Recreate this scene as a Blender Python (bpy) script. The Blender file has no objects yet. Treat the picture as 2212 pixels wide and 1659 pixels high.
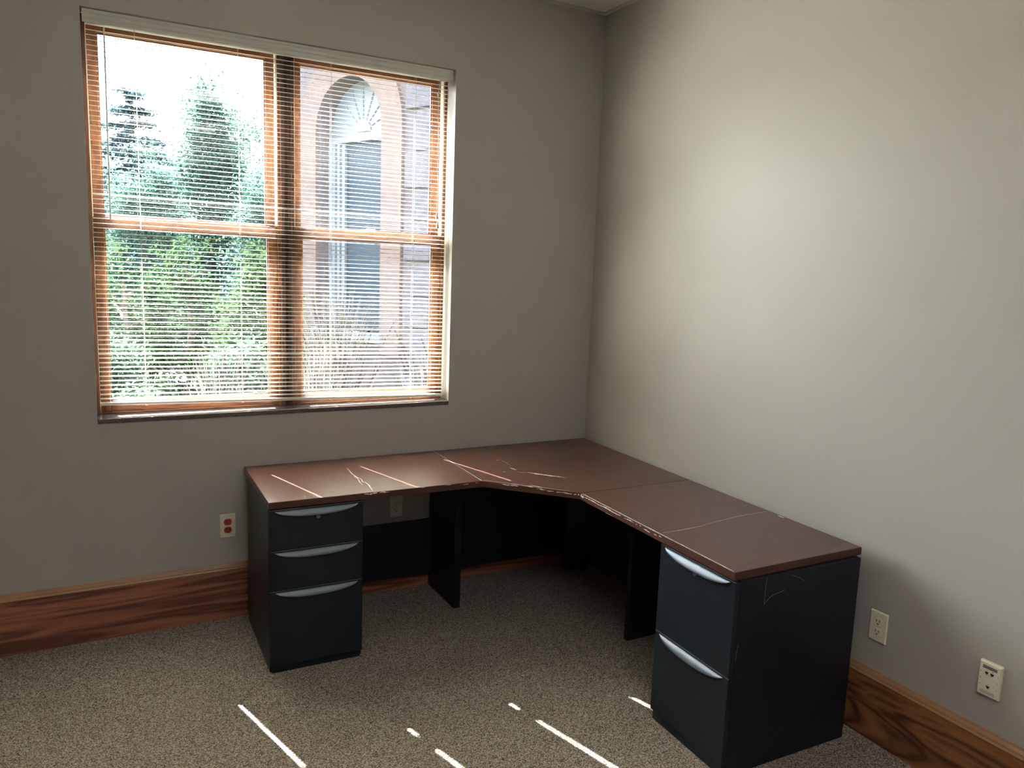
import bpy, bmesh, math, random
import numpy as np
from mathutils import Vector, Matrix

# ------------------------------------------------------------------ camera, sky, sun, exposure
scene = bpy.context.scene
C = scene.collection

cam_data = bpy.data.cameras.new('camera')
cam_data.sensor_width = 36.0
cam_data.lens = 1659.474 * 36.0 / 2212.0
cam_data.clip_start = 0.05
cam_data.clip_end = 300
cam = bpy.data.objects.new('camera', cam_data)
C.objects.link(cam)
_r = Vector((0.8800986, -0.47341522, 0.03611773))
_u = Vector((0.0380406, 0.14613607, 0.98853283))
_f = Vector((0.47326459, 0.86863242, -0.14662315))
cam.matrix_world = Matrix(((_r.x, _u.x, -_f.x, -2.51129),
                           (_r.y, _u.y, -_f.y, -3.69058),
                           (_r.z, _u.z, -_f.z, 1.69387),
                           (0, 0, 0, 1)))
scene.camera = cam

SUN_DIR = Vector((0.283, -1.0, -1.24)).normalized()      # the way the sunlight travels
world = bpy.data.worlds.new('sky')
scene.world = world
world.use_nodes = True
wn = world.node_tree
wn.nodes.clear()
w_out = wn.nodes.new('ShaderNodeOutputWorld')
w_bg = wn.nodes.new('ShaderNodeBackground')
w_sky = wn.nodes.new('ShaderNodeTexSky')
w_sky.sky_type = 'NISHITA'
w_sky.sun_disc = False
w_sky.sun_elevation = math.asin(-SUN_DIR.z)
w_sky.sun_rotation = math.atan2(-SUN_DIR.x, -SUN_DIR.y)
w_sky.air_density = 1.0
w_sky.dust_density = 2.5
w_sky.ozone_density = 1.0
w_bg.inputs['Strength'].default_value = 2.2
w_hsv = wn.nodes.new('ShaderNodeHueSaturation')          # a hazy, whitish summer sky
w_hsv.inputs['Saturation'].default_value = 0.35
wn.links.new(w_sky.outputs[0], w_hsv.inputs['Color'])
wn.links.new(w_hsv.outputs['Color'], w_bg.inputs['Color'])
wn.links.new(w_bg.outputs[0], w_out.inputs['Surface'])

sun_data = bpy.data.lights.new('sun', 'SUN')
sun_data.energy = 205.0
sun_data.angle = math.radians(0.53)
sun_data.color = (1.0, 0.985, 0.955)
sun = bpy.data.objects.new('sun', sun_data)
C.objects.link(sun)
sun.location = (-4, 12, 14)
sun.rotation_mode = 'QUATERNION'
sun.rotation_quaternion = SUN_DIR.to_track_quat('-Z', 'Y')

FILL_RADIANCE = 7.5            # radiance of the unseen ceiling troffers added as room fill
vs = scene.view_settings
vs.view_transform = 'Standard'
vs.look = 'None'
vs.exposure = 0.62
vs.gamma = 1.0
vs.use_curve_mapping = False
cy = scene.cycles
cy.use_denoising = True
cy.max_bounces = 14
cy.diffuse_bounces = 8
cy.glossy_bounces = 5
cy.transparent_max_bounces = 16
cy.sample_clamp_indirect = 12.0
cy.caustics_reflective = False
cy.caustics_refractive = False

R = math.radians
random.seed(7)
rng = np.random.default_rng(11)

# ------------------------------------------------------------------ materials
def mat(name, base, rough=0.5, metal=0.0, spec=0.5):
    m = bpy.data.materials.new(name)
    m.use_nodes = True
    b = m.node_tree.nodes['Principled BSDF']
    b.inputs['Base Color'].default_value = (*base, 1)
    b.inputs['Roughness'].default_value = rough
    b.inputs['Metallic'].default_value = metal
    b.inputs['Specular IOR Level'].default_value = spec
    return m

def nodes(m):
    t = m.node_tree
    return t, t.nodes['Principled BSDF']

def coords(t, scale=(1, 1, 1), rot=(0, 0, 0)):
    tc = t.nodes.new('ShaderNodeTexCoord')
    mp = t.nodes.new('ShaderNodeMapping')
    mp.inputs['Scale'].default_value = scale
    mp.inputs['Rotation'].default_value = rot
    t.links.new(tc.outputs['Object'], mp.inputs['Vector'])
    return mp.outputs['Vector']

def ramp(t, stops):
    r = t.nodes.new('ShaderNodeValToRGB')
    e = r.color_ramp.elements
    while len(e) < len(stops):
        e.new(0.5)
    for i, (p, c) in enumerate(stops):
        e[i].position = p
        e[i].color = (*c, 1)
    return r

def noise(t, vec, scale, detail=2, rough=0.5, dist=0.0):
    n = t.nodes.new('ShaderNodeTexNoise')
    n.inputs['Scale'].default_value = scale
    n.inputs['Detail'].default_value = detail
    n.inputs['Roughness'].default_value = rough
    n.inputs['Distortion'].default_value = dist
    t.links.new(vec, n.inputs['Vector'])
    return n

def bump(t, b, height, strength, dist=0.002):
    bp = t.nodes.new('ShaderNodeBump')
    bp.inputs['Strength'].default_value = strength
    bp.inputs['Distance'].default_value = dist
    t.links.new(height, bp.inputs['Height'])
    t.links.new(bp.outputs['Normal'], b.inputs['Normal'])

def wall_mat():
    m = mat('greige_wall_paint', (0.425, 0.402, 0.368), 0.42, 0, 0.4)
    t, b = nodes(m)
    v = coords(t)
    n = noise(t, v, 260, 3)
    bump(t, b, n.outputs['Fac'], 0.10, 0.001)
    n2 = noise(t, v, 1.3, 2)
    rp = ramp(t, [(0.3, (0.416, 0.393, 0.360)), (0.7, (0.434, 0.410, 0.376))])
    t.links.new(n2.outputs['Fac'], rp.inputs['Fac'])
    t.links.new(rp.outputs['Color'], b.inputs['Base Color'])
    return m

def carpet_mat():
    m = mat('speckled_loop_carpet', (0.1, 0.09, 0.07), 0.95, 0, 0.1)
    t, b = nodes(m)
    v = coords(t)
    wob = noise(t, v, 90, 2)
    mx = t.nodes.new('ShaderNodeMix'); mx.data_type = 'VECTOR'
    mx.inputs['Factor'].default_value = 0.012
    t.links.new(v, mx.inputs[4]); t.links.new(wob.outputs['Color'], mx.inputs[5])
    vo = t.nodes.new('ShaderNodeTexVoronoi')
    vo.inputs['Scale'].default_value = 300
    t.links.new(mx.outputs[1], vo.inputs['Vector'])
    sep = t.nodes.new('ShaderNodeSeparateColor')
    t.links.new(vo.outputs['Color'], sep.inputs['Color'])
    n = noise(t, v, 190, 3, 0.6)
    ad = t.nodes.new('ShaderNodeMath'); ad.operation = 'MULTIPLY_ADD'
    t.links.new(sep.outputs[0], ad.inputs[0]); ad.inputs[1].default_value = 0.5
    t.links.new(n.outputs['Fac'], ad.inputs[2])
    rp = ramp(t, [(0.46, (0.046, 0.039, 0.033)), (0.64, (0.148, 0.122, 0.100)),
                  (0.82, (0.31, 0.262, 0.216)), (0.98, (0.46, 0.405, 0.345))])
    t.links.new(ad.outputs[0], rp.inputs['Fac'])
    t.links.new(rp.outputs['Color'], b.inputs['Base Color'])
    bump(t, b, ad.outputs[0], 0.9, 0.004)
    return m

def wood_mat(name, dark, mid, light, scale, rough=0.35, bands=9.0, dist=5.0, axis='X', gloss=0.5, stretch=.16):
    """Stained wood: stretched rings with cathedral distortion and fine pores. axis = grain direction."""
    m = mat(name, mid, rough, 0, gloss)
    t, b = nodes(m)
    s = {'X': (stretch, 1, 1), 'Y': (1, stretch, 1), 'Z': (1, 1, stretch)}[axis]
    v = coords(t, tuple(k * scale for k in s))
    n1 = noise(t, v, 2.2, 3, 0.5, 0.6)
    wv = t.nodes.new('ShaderNodeMath'); wv.operation = 'MULTIPLY'
    t.links.new(n1.outputs['Fac'], wv.inputs[0]); wv.inputs[1].default_value = bands
    fr0 = t.nodes.new('ShaderNodeMath'); fr0.operation = 'PINGPONG'; fr0.inputs[1].default_value = 0.5
    t.links.new(wv.outputs[0], fr0.inputs[0])
    fr = t.nodes.new('ShaderNodeMath'); fr.operation = 'MULTIPLY'; fr.inputs[1].default_value = 1.7
    t.links.new(fr0.outputs[0], fr.inputs[0])
    n2 = noise(t, v, 26, 4, 0.6)
    mul = t.nodes.new('ShaderNodeMath'); mul.operation = 'MULTIPLY_ADD'
    t.links.new(n2.outputs['Fac'], mul.inputs[0]); mul.inputs[1].default_value = 0.5
    t.links.new(fr.outputs[0], mul.inputs[2])
    rp = ramp(t, [(0.15, light), (0.75, mid), (1.1, dark)])
    rp.color_ramp.elements[2].position = 1.0
    t.links.new(mul.outputs[0], rp.inputs['Fac'])
    t.links.new(rp.outputs['Color'], b.inputs['Base Color'])
    bump(t, b, n2.outputs['Fac'], 0.06, 0.001)
    return m

def laminate_mat():
    m = mat('cherry_laminate', (0.075, 0.032, 0.026), 0.33, 0, 0.36)
    t, b = nodes(m)
    v = coords(t, (0.35, 4.0, 4.0))
    n = noise(t, v, 9, 4, 0.6, 0.4)
    rp = ramp(t, [(0.3, (0.054, 0.022, 0.018)), (0.55, (0.071, 0.030, 0.024)), (0.75, (0.084, 0.038, 0.030))])
    t.links.new(n.outputs['Fac'], rp.inputs['Fac'])
    t.links.new(rp.outputs['Color'], b.inputs['Base Color'])
    n2 = noise(t, coords(t), 6, 3)
    rr = t.nodes.new('ShaderNodeMapRange')
    rr.inputs['To Min'].default_value = 0.29; rr.inputs['To Max'].default_value = 0.36
    t.links.new(n2.outputs['Fac'], rr.inputs['Value'])
    t.links.new(rr.outputs['Result'], b.inputs['Roughness'])
    return m

def granite_mat():
    m = mat('speckled_stone_sill', (0.08, 0.065, 0.065), 0.3)
    t, b = nodes(m)
    n = noise(t, coords(t), 420, 2, 0.6)
    rp = ramp(t, [(0.40, (0.045, 0.036, 0.038)), (0.55, (0.10, 0.08, 0.078)), (0.68, (0.26, 0.22, 0.21))])
    t.links.new(n.outputs['Fac'], rp.inputs['Fac'])
    t.links.new(rp.outputs['Color'], b.inputs['Base Color'])
    return m

def powder_mat(name, col, rough, metal=0.0):
    m = mat(name, col, rough, metal, 0.3)
    t, b = nodes(m)
    n = noise(t, coords(t), 900, 2)
    bump(t, b, n.outputs['Fac'], 0.05, 0.0005)
    return m

def glass_mat():
    m = bpy.data.materials.new('clear_window_glass')
    m.use_nodes = True
    t = m.node_tree
    t.nodes.clear()
    o = t.nodes.new('ShaderNodeOutputMaterial')
    tr = t.nodes.new('ShaderNodeBsdfTransparent'); tr.inputs['Color'].default_value = (0.90, 0.93, 0.925, 1)
    gl = t.nodes.new('ShaderNodeBsdfGlossy'); gl.inputs['Roughness'].default_value = 0.0
    lw = t.nodes.new('ShaderNodeLayerWeight'); lw.inputs['Blend'].default_value = 0.5
    pw = t.nodes.new('ShaderNodeMath'); pw.operation = 'POWER'; pw.inputs[1].default_value = 4.0
    t.links.new(lw.outputs['Facing'], pw.inputs[0])
    fr = t.nodes.new('ShaderNodeMath'); fr.operation = 'MULTIPLY_ADD'; fr.inputs[1].default_value = 0.8; fr.inputs[2].default_value = 0.03
    t.links.new(pw.outputs[0], fr.inputs[0])
    mx = t.nodes.new('ShaderNodeMixShader')
    t.links.new(fr.outputs[0], mx.inputs[0]); t.links.new(tr.outputs[0], mx.inputs[1])
    t.links.new(gl.outputs[0], mx.inputs[2]); t.links.new(mx.outputs[0], o.inputs['Surface'])
    return m

def leaf_mat(name, c1, c2, trans=0.45):
    m = bpy.data.materials.new(name)
    m.use_nodes = True
    t = m.node_tree
    t.nodes.clear()
    o = t.nodes.new('ShaderNodeOutputMaterial')
    d = t.nodes.new('ShaderNodeBsdfDiffuse')
    tl = t.nodes.new('ShaderNodeBsdfTranslucent')
    mx = t.nodes.new('ShaderNodeMixShader'); mx.inputs[0].default_value = trans
    n = noise(t, coords(t), 3.0, 3)
    rp = ramp(t, [(0.35, c1), (0.65, c2)])
    t.links.new(n.outputs['Fac'], rp.inputs['Fac'])
    t.links.new(rp.outputs['Color'], d.inputs['Color']); t.links.new(rp.outputs['Color'], tl.inputs['Color'])
    t.links.new(d.outputs[0], mx.inputs[1]); t.links.new(tl.outputs[0], mx.inputs[2])
    t.links.new(mx.outputs[0], o.inputs['Surface'])
    return m

def speck_mat(name, c1, c2, scale, rough=0.8, bm_=0.3):
    m = mat(name, c1, rough, 0, 0.3)
    t, b = nodes(m)
    n = noise(t, coords(t), scale, 4, 0.6)
    rp = ramp(t, [(0.35, c1), (0.65, c2)])
    t.links.new(n.outputs['Fac'], rp.inputs['Fac'])
    t.links.new(rp.outputs['Color'], b.inputs['Base Color'])
    bump(t, b, n.outputs['Fac'], bm_, 0.004)
    return m

def emit_mat(name, col, s):
    m = bpy.data.materials.new(name)
    m.use_nodes = True
    b = m.node_tree.nodes['Principled BSDF']
    b.inputs['Base Color'].default_value = (0.8, 0.8, 0.8, 1)
    b.inputs['Emission Color'].default_value = (*col, 1)
    b.inputs['Emission Strength'].default_value = s
    return m

M = dict(
    wall=wall_mat(), carpet=carpet_mat(),
    tile=speck_mat('mineral_ceiling_tile', (0.68, 0.67, 0.65), (0.78, 0.77, 0.75), 160, 0.9, 0.4),
    grid=powder_mat('grey_ceiling_angle', (0.58, 0.58, 0.56), 0.5),
    base=wood_mat('stained_baseboard_wood', (0.13, 0.044, 0.029), (0.25, 0.086, 0.054), (0.38, 0.152, 0.082), 5.0, 0.36, 6.0, stretch=.045),
    base_y=wood_mat('stained_baseboard_wood_side', (0.085, 0.028, 0.014), (0.19, 0.068, 0.030), (0.34, 0.14, 0.050), 3.0, 0.36, 6.5, axis='Y', stretch=.19),
    cap=wood_mat('light_cap_wood', (0.22, 0.10, 0.045), (0.30, 0.15, 0.07), (0.36, 0.19, 0.095), 8, 0.33, 2, stretch=.04),
    cap_y=wood_mat('light_cap_wood_side', (0.22, 0.10, 0.045), (0.30, 0.15, 0.07), (0.36, 0.19, 0.095), 8, 0.33, 2, axis='Y', stretch=.04),
    win=wood_mat('orange_window_wood', (0.045, 0.0125, 0.0040), (0.068, 0.021, 0.0065), (0.092, 0.031, 0.0095), 9, 0.38, 7, axis='Z'),
    win_x=wood_mat('orange_window_wood_rail', (0.045, 0.0125, 0.0040), (0.068, 0.021, 0.0065), (0.092, 0.031, 0.0095), 9, 0.38, 7, axis='X'),
    mull=wood_mat('dark_mullion_wood', (0.030, 0.014, 0.012), (0.045, 0.021, 0.018), (0.06, 0.028, 0.023), 9, 0.4, 5, axis='Z'),
    lam=laminate_mat(),
    band=powder_mat('dark_cherry_edge_band', (0.075, 0.030, 0.023), 0.35),
    chip=speck_mat('chipped_pale_core_and_highlight', (0.74, 0.69, 0.62), (0.88, 0.85, 0.80), 300, 0.8, 0.5),
    black=powder_mat('black_powder_coat', (0.0058, 0.0085, 0.0140), 0.42),
    drawer=powder_mat('black_drawer_front', (0.0085, 0.0118, 0.0185), 0.45),
    handle=powder_mat('satin_silver_pull', (0.155, 0.18, 0.215), 0.45, 0.6),
    edge=powder_mat('satin_grey_highlight_and_lock', (0.20, 0.21, 0.23), 0.35, 0.5),
    scuff=mat('grey_scuff', (0.16, 0.16, 0.16), 0.6),
    steel=mat('brushed_steel', (0.6, 0.6, 0.6), 0.3, 1.0),
    dark=mat('dark_slot', (0.01, 0.009, 0.008), 0.6),
    ivory=mat('ivory_plastic', (0.76, 0.72, 0.57), 0.35),
    red=mat('red_receptacle_plastic', (0.42, 0.035, 0.035), 0.35),
    greylabel=mat('grey_label_window', (0.14, 0.14, 0.14), 0.15),
    whitelabel=mat('pale_label_window', (0.58, 0.55, 0.47), 0.2),
    slat=mat('cream_aluminium_slat', (0.80, 0.775, 0.70), 0.38),
    valance=mat('cream_valance_vinyl', (0.60, 0.585, 0.54), 0.4),
    cord=mat('cream_cord', (0.50, 0.48, 0.42), 0.8),
    wand=mat('clear_tilt_wand', (0.75, 0.78, 0.78), 0.1),
    vinyl=mat('cream_jamb_liner', (0.70, 0.66, 0.54), 0.4),
    brass=mat('tan_sash_lock', (0.50, 0.40, 0.27), 0.4),
    granite=granite_mat(), glass=glass_mat(),
    stucco=speck_mat('pink_stone_wall', (0.085, 0.070, 0.080), (0.104, 0.087, 0.096), 6, 0.9, 0.3),
    band_ext=speck_mat('rose_brick_band', (0.108, 0.076, 0.072), (0.126, 0.092, 0.086), 9, 0.9, 0.3),
    quoin=speck_mat('rough_grey_stone', (0.066, 0.062, 0.080), (0.092, 0.086, 0.100), 14, 0.9, 0.6),
    ext_white=mat('white_exterior_trim', (0.125, 0.142, 0.165), 0.5),
    ext_glass=mat('dark_blue_glazing', (0.028, 0.042, 0.062), 0.35, 0, 0.1),
    lawn=speck_mat('lawn_and_mulch', (0.016, 0.022, 0.013), (0.034, 0.033, 0.027), 2.5, 0.95, 0.5),
    bark=speck_mat('tree_bark', (0.06, 0.045, 0.035), (0.14, 0.11, 0.09), 30, 0.9, 0.6),
    leaf_dark=leaf_mat('blue_green_needles', (0.012, 0.027, 0.040), (0.026, 0.052, 0.064), 0.2),
    leaf_mid=leaf_mat('green_leaves', (0.024, 0.056, 0.048), (0.060, 0.112, 0.092), 0.35),
    leaf_light=leaf_mat('yellow_green_leaves', (0.011, 0.026, 0.014), (0.030, 0.050, 0.019), 0.35),
    leaf_low=leaf_mat('grey_green_leaves', (0.022, 0.042, 0.028), (0.055, 0.085, 0.055), 0.35),
    straw=leaf_mat('dry_straw_grass', (0.042, 0.038, 0.034), (0.075, 0.068, 0.062), 0.4),
    fill_panel=emit_mat('fill_troffer_diffuser', (1.0, 0.97, 0.93), FILL_RADIANCE),
)

# ------------------------------------------------------------------ mesh helpers
class MB:
    def __init__(self):
        self.v = []; self.f = []
    def add(self, vs_, fs_):
        n = len(self.v)
        self.v += [tuple(p) for p in vs_]
        self.f += [tuple(i + n for i in q) for q in fs_]
        return self
    def box(self, lo, hi):
        x0, y0, z0 = lo; x1, y1, z1 = hi
        return self.add([(x0,y0,z0),(x1,y0,z0),(x1,y1,z0),(x0,y1,z0),(x0,y0,z1),(x1,y0,z1),(x1,y1,z1),(x0,y1,z1)],
                        [(0,3,2,1),(4,5,6,7),(0,1,5,4),(1,2,6,5),(2,3,7,6),(3,0,4,7)])
    def prism(self, poly, z0, z1):
        """poly counter-clockwise (x, y)"""
        n = len(poly)
        vs_ = [(x, y, z0) for x, y in poly] + [(x, y, z1) for x, y in poly]
        fs_ = [tuple(range(n - 1, -1, -1)), tuple(range(n, 2 * n))]
        fs_ += [(i, (i + 1) % n, n + (i + 1) % n, n + i) for i in range(n)]
        return self.add(vs_, fs_)
    def extrude(self, prof, a, b, axis):
        """closed profile swept along an axis from a to b; prof gives the two other coordinates"""
        n = len(prof)
        if axis == 'x': mk = lambda p, t: (t, p[0], p[1])
        elif axis == 'y': mk = lambda p, t: (p[0], t, p[1])
        else: mk = lambda p, t: (p[0], p[1], t)
        vs_ = [mk(p, a) for p in prof] + [mk(p, b) for p in prof]
        fs_ = [tuple(range(n - 1, -1, -1)), tuple(range(n, 2 * n))]
        fs_ += [(i, (i + 1) % n, n + (i + 1) % n, n + i) for i in range(n)]
        return self.add(vs_, fs_)
    def tube(self, pts, r, seg=8):
        pts = [Vector(p) for p in pts]
        rs = r if isinstance(r, (list, tuple)) else [r] * len(pts)
        base = len(self.v)
        for i, p in enumerate(pts):
            d = (pts[min(i + 1, len(pts) - 1)] - pts[max(i - 1, 0)]).normalized()
            a = d.orthogonal().normalized(); b = d.cross(a)
            for k in range(seg):
                w = 2 * math.pi * k / seg
                self.v.append(tuple(p + (a * math.cos(w) + b * math.sin(w)) * rs[i]))
        for i in range(len(pts) - 1):
            for k in range(seg):
                q = base + i * seg
                self.f.append((q + k, q + (k + 1) % seg, q + seg + (k + 1) % seg, q + seg + k))
        self.f.append(tuple(base + k for k in range(seg))[::-1])
        self.f.append(tuple(base + (len(pts) - 1) * seg + k for k in range(seg)))
        return self
    def mesh(self, name, bevel=0.0, smooth=False, seg=2):
        me = bpy.data.meshes.new(name)
        bm = bmesh.new()
        vv = [bm.verts.new(p) for p in self.v]
        for q in self.f:
            try: bm.faces.new([vv[i] for i in q])
            except ValueError: pass
        bmesh.ops.recalc_face_normals(bm, faces=bm.faces)
        if bevel > 0:
            bmesh.ops.bevel(bm, geom=list(bm.edges), offset=bevel, segments=seg, profile=0.5, affect='EDGES', clamp_overlap=True)
        bm.to_mesh(me); bm.free()
        if smooth:
            for p in me.polygons: p.use_smooth = True
        return me
    def build(self, name, material, parent=None, bevel=0.0, smooth=False, seg=2):
        return link(name, self.mesh(name, bevel, smooth, seg), material, parent)

def link(name, me, material, parent=None):
    o = bpy.data.objects.new(name, me)
    if material and not me.materials: me.materials.append(material)
    C.objects.link(o)
    if parent: o.parent = parent
    return o

def tag(o, label=None, cat=None, group=None, kind=None):
    if label: o['label'] = label
    if cat: o['category'] = cat
    if group: o['group'] = group
    if kind: o['kind'] = kind
    return o

def thing(name, label, cat, loc=(0, 0, 0), rz=0.0, group=None, kind=None):
    o = bpy.data.objects.new(name, None)
    C.objects.link(o)
    o.empty_display_size = 0.1
    o.location = loc; o.rotation_euler = (0, 0, rz)
    return tag(o, label, cat, group, kind)

def box(name, lo, hi, material, parent=None, bevel=0.0):
    return MB().box(lo, hi).build(name, material, parent, bevel)

# ------------------------------------------------------------------ room shell
HC = 3.084
XL, YF = -4.9, -5.6                       # left wall and the wall behind the camera
WX0, WX1, WZ0, WZ1 = -2.5225, -0.8817, 0.9744, 2.672
WT = 0.26                                  # window wall thickness

tag(box('floor', (XL - .1, YF - .1, -0.08), (0.1, 0.1, 0.0), M['carpet']), 'grey and tan speckled loop carpet floor', kind='structure')
wb = MB()
wb.box((XL - .1, 0, 0), (WX0, WT, HC + .15))
wb.box((WX1, 0, 0), (0.12, WT, HC + .15))
wb.box((WX0, 0, 0), (WX1, WT, WZ0))
wb.box((WX0, 0, WZ1), (WX1, WT, HC + .15))
tag(wb.build('wall_back', M['wall']), 'greige painted wall around the window', kind='structure')
tag(box('wall_right', (0, YF - .1, 0), (0.12, 0, HC + .15), M['wall']), 'greige painted wall lit by the window', kind='structure')
tag(box('wall_left', (XL - .12, YF - .1, 0), (XL, 0, HC + .15), M['wall']), 'greige painted wall on the left', kind='structure')
tag(box('wall_front', (XL, YF - .12, 0), (0, YF, HC + .15), M['wall']), 'greige painted wall behind the viewer', kind='structure')

ceil = tag(box('ceiling', (XL, YF, HC + .03), (0, 0, HC + .12), M['tile']), 'suspended ceiling of pale mineral tiles', kind='structure')
tw = 0.61
tile_me = None
fill_at = {(5, 2), (5, 3), (8, 2), (8, 3)}
fill_cells = []
for i in range(10):
    for j in range(11):
        x1 = -0.03 - i * tw; y1 = -0.03 - j * tw
        x0 = max(x1 - tw + .012, XL + .03); y0 = max(y1 - tw + .012, YF + .03)
        if x1 - x0 < .05 or y1 - y0 < .05: continue
        if (j, i) in fill_at:
            fill_cells.append((j, i, x0, x1, y0, y1)); continue
        box('ceiling_tile', (x0, y0, HC + .004), (x1, y1, HC + .022), M['tile'], ceil)
for a, b in (((XL, -0.028, HC - .001), (0, 0, HC + .003)), ((-0.028, YF, HC - .001), (0, -0.028, HC + .003)),
             ((XL, YF, HC - .001), (XL + .028, -0.028, HC + .003)), ((XL + .028, YF, HC - .001), (-0.028, YF + .028, HC + .003))):
    box('wall_angle', a, b, M['grid'], ceil)
for i in range(1, 10):
    x = -0.03 - i * tw + .006
    if x > XL + .05: box('grid_tee', (x - .012, YF + .028, HC - .001), (x + .012, -0.028, HC + .003), M['grid'], ceil)
for j in range(1, 11):
    y = -0.03 - j * tw + .006
    if y > YF + .05: box('grid_tee', (XL + .028, y - .012, HC - .002), (-0.028, y + .012, HC + .002), M['grid'], ceil)
for j in (5, 8):  # out-of-view troffers, added to brighten the room
    cells = [c for c in fill_cells if c[0] == j]
    x0 = min(c[2] for c in cells); x1 = max(c[3] for c in cells); y0 = cells[0][4]; y1 = cells[0][5]
    t = thing('fill_troffer', 'unseen recessed troffer added as fill ' + ('nearer the window' if j == 5 else 'at the far end from the window'), 'added fill light',
              ((x0 + x1) / 2, (y0 + y1) / 2, HC + .004), group='added fill troffers')
    w, d = (x1 - x0) / 2, (y1 - y0) / 2
    fr = MB(); fr.box((-w, -d, 0), (w, -d + .03, .02)); fr.box((-w, d - .03, 0), (w, d, .02))
    fr.box((-w, -d + .03, 0), (-w + .03, d - .03, .02)); fr.box((w - .03, -d + .03, 0), (w, d - .03, .02))
    fr.build('frame', M['grid'], t)
    box('fill_diffuser', (-w + .03, -d + .03, .006), (w - .03, d - .03, .012), M['fill_panel'], t)

# baseboards: flat stained board with a lighter moulded cap
BH = 0.2655
board_p = [(0, 0), (-.019, 0), (-.019, .236), (0, .236)]
cap_p = [(0, .236), (-.021, .236), (-.0225, .240), (-.020, .2425), (-.0175, .2465), (-.0165, .252), (-.0125, .2575), (-.008, .262), (-.0065, BH), (0, BH)]
def baseboard(name, axis, a, b, sgn, at, label, mb_, mc_):
    bb = MB(); cc = MB()
    if axis == 'x':
        bb.extrude([(at + sgn * p[0], p[1]) for p in board_p], a, b, 'x'); cc.extrude([(at + sgn * p[0], p[1]) for p in cap_p], a, b, 'x')
    else:
        bb.extrude([(at + sgn * p[0], p[1]) for p in board_p], a, b, 'y'); cc.extrude([(at + sgn * p[0], p[1]) for p in cap_p], a, b, 'y')
    o = tag(bb.build(name, mb_), label, kind='structure')
    tag(cc.build('cap_moulding', mc_, o), 'lighter moulded wooden cap')
    return o
baseboard('baseboard_back', 'x', XL, 0, 1, 0, 'tall dark stained wooden baseboard under the window', M['base'], M['cap'])
baseboard('baseboard_right', 'y', YF, -0.0225, 1, 0, 'tall dark stained wooden baseboard along the right wall', M['base_y'], M['cap_y'])
baseboard('baseboard_left', 'y', YF, -0.0225, -1, XL, 'tall dark stained wooden baseboard along the left wall', M['base_y'], M['cap_y'])
baseboard('baseboard_front', 'x', XL + .0225, -0.0225, -1, YF, 'tall dark stained wooden baseboard behind the viewer', M['base'], M['cap'])

# ------------------------------------------------------------------ window units
sill = MB().extrude([(-.004, .9744), (.25, .9744), (.25, .9952), (-.002, .9952), (-.004, .9935)], WX0 + .0003, WX1 - .0003, 'x')
tag(sill.build('trim_1', M['granite']), 'dark speckled stone window sill', kind='structure')
MUL0, MUL1 = -1.725, -1.672
mul = MB(); mul.box((MUL0, .094, .9952), (MUL1, WT, 2.672))
mo = tag(mul.build('trim_2', M['mull'], None, .003), 'dark wooden mullion post between the two windows', kind='structure')
box('mullion_bead', (MUL0 + .016, .090, .9952), (MUL0 + .019, .0942, 2.66), M['win'], mo)
box('mullion_bead', (MUL1 - .019, .090, .9952), (MUL1 - .016, .0942, 2.66), M['win'], mo)

def sash(name, parent, x0, x1, z0, z1, gx0, gx1, gz0, gz1, y0, y1):
    s = MB()
    s.box((x0, y0, z0), (gx0 - .006, y1, z1)); s.box((gx1 + .006, y0, z0), (x1, y1, z1))
    o = s.build(name, M['win'], parent, .0025)
    rl = MB(); rl.box((gx0 - .006, y0 + .0004, z0), (gx1 + .006, y1, gz0 - .006)); rl.box((gx0 - .006, y0 + .0004, gz1 + .006), (gx1 + .006, y1, z1))
    rl.build('rail', M['win_x'], o, .002)
    bd = MB(); b = .007; ym = (y0 + y1) / 2          # sloped glazing bead
    for a0, a1, c0, c1 in ((gx0 - b, gx0, gz0 - b, gz1 + b), (gx1, gx1 + b, gz0 - b, gz1 + b)):
        bd.box((a0, y0 + .008, c0), (a1, ym, c1))
    bd.box((gx0, y0 + .008, gz0 - b), (gx1, ym, gz0)); bd.box((gx0, y0 + .008, gz1), (gx1, ym, gz1 + b))
    bd.build('glazing_bead', M['win_x'], o, .001)
    box('pane', (gx0 - .003, ym, gz0 - .003), (gx1 + .003, ym + .004, gz1 + .003), M['glass'], o)
    return o

def window_unit(name, label, ox0, ox1, cx0, cx1, gx0, gx1):
    w = thing(name, label, None, (0, 0, 0), kind='structure')
    j = MB()
    j.box((ox0, .10, .9952), (cx0, WT, WZ1)); j.box((cx1, .10, .9952), (ox1, WT, WZ1))
    j.build('jamb', M['win'], w, .002)
    h = MB(); h.box((cx0, .10, 2.655), (cx1, WT, WZ1)); h.box((cx0, .101, .9952), (cx1, WT, 1.006))
    h.build('head_and_stool', M['win_x'], w, .002)
    ln = MB()
    ln.box((cx0, .112, 1.86), (cx0 + .004, .24, 2.655)); ln.box((cx1 - .004, .112, 1.86), (cx1, .24, 2.655))
    ln.build('jamb_liner', M['vinyl'], w)
    sash('upper_sash', w, cx0 + .004, cx1 - .004, 1.808, 2.655, gx0, gx1, 1.868, 2.611, .146, .180)
    lo = sash('lower_sash', w, cx0 + .001, cx1 - .001, 1.006, 1.856, gx0, gx1, 1.062, 1.806, .108, .142)
    xm = (gx0 + gx1) / 2
    lk = MB(); lk.box((xm - .032, .112, 1.856), (xm + .032, .135, 1.861))
    lk.prism([(xm - .012, .116), (xm + .030, .119), (xm + .034, .125), (xm + .012, .133), (xm - .012, .133)], 1.861, 1.873)
    tag(lk.build('sash_lock', M['brass'], lo, .001), 'tan metal sash lock')
    return w
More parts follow.
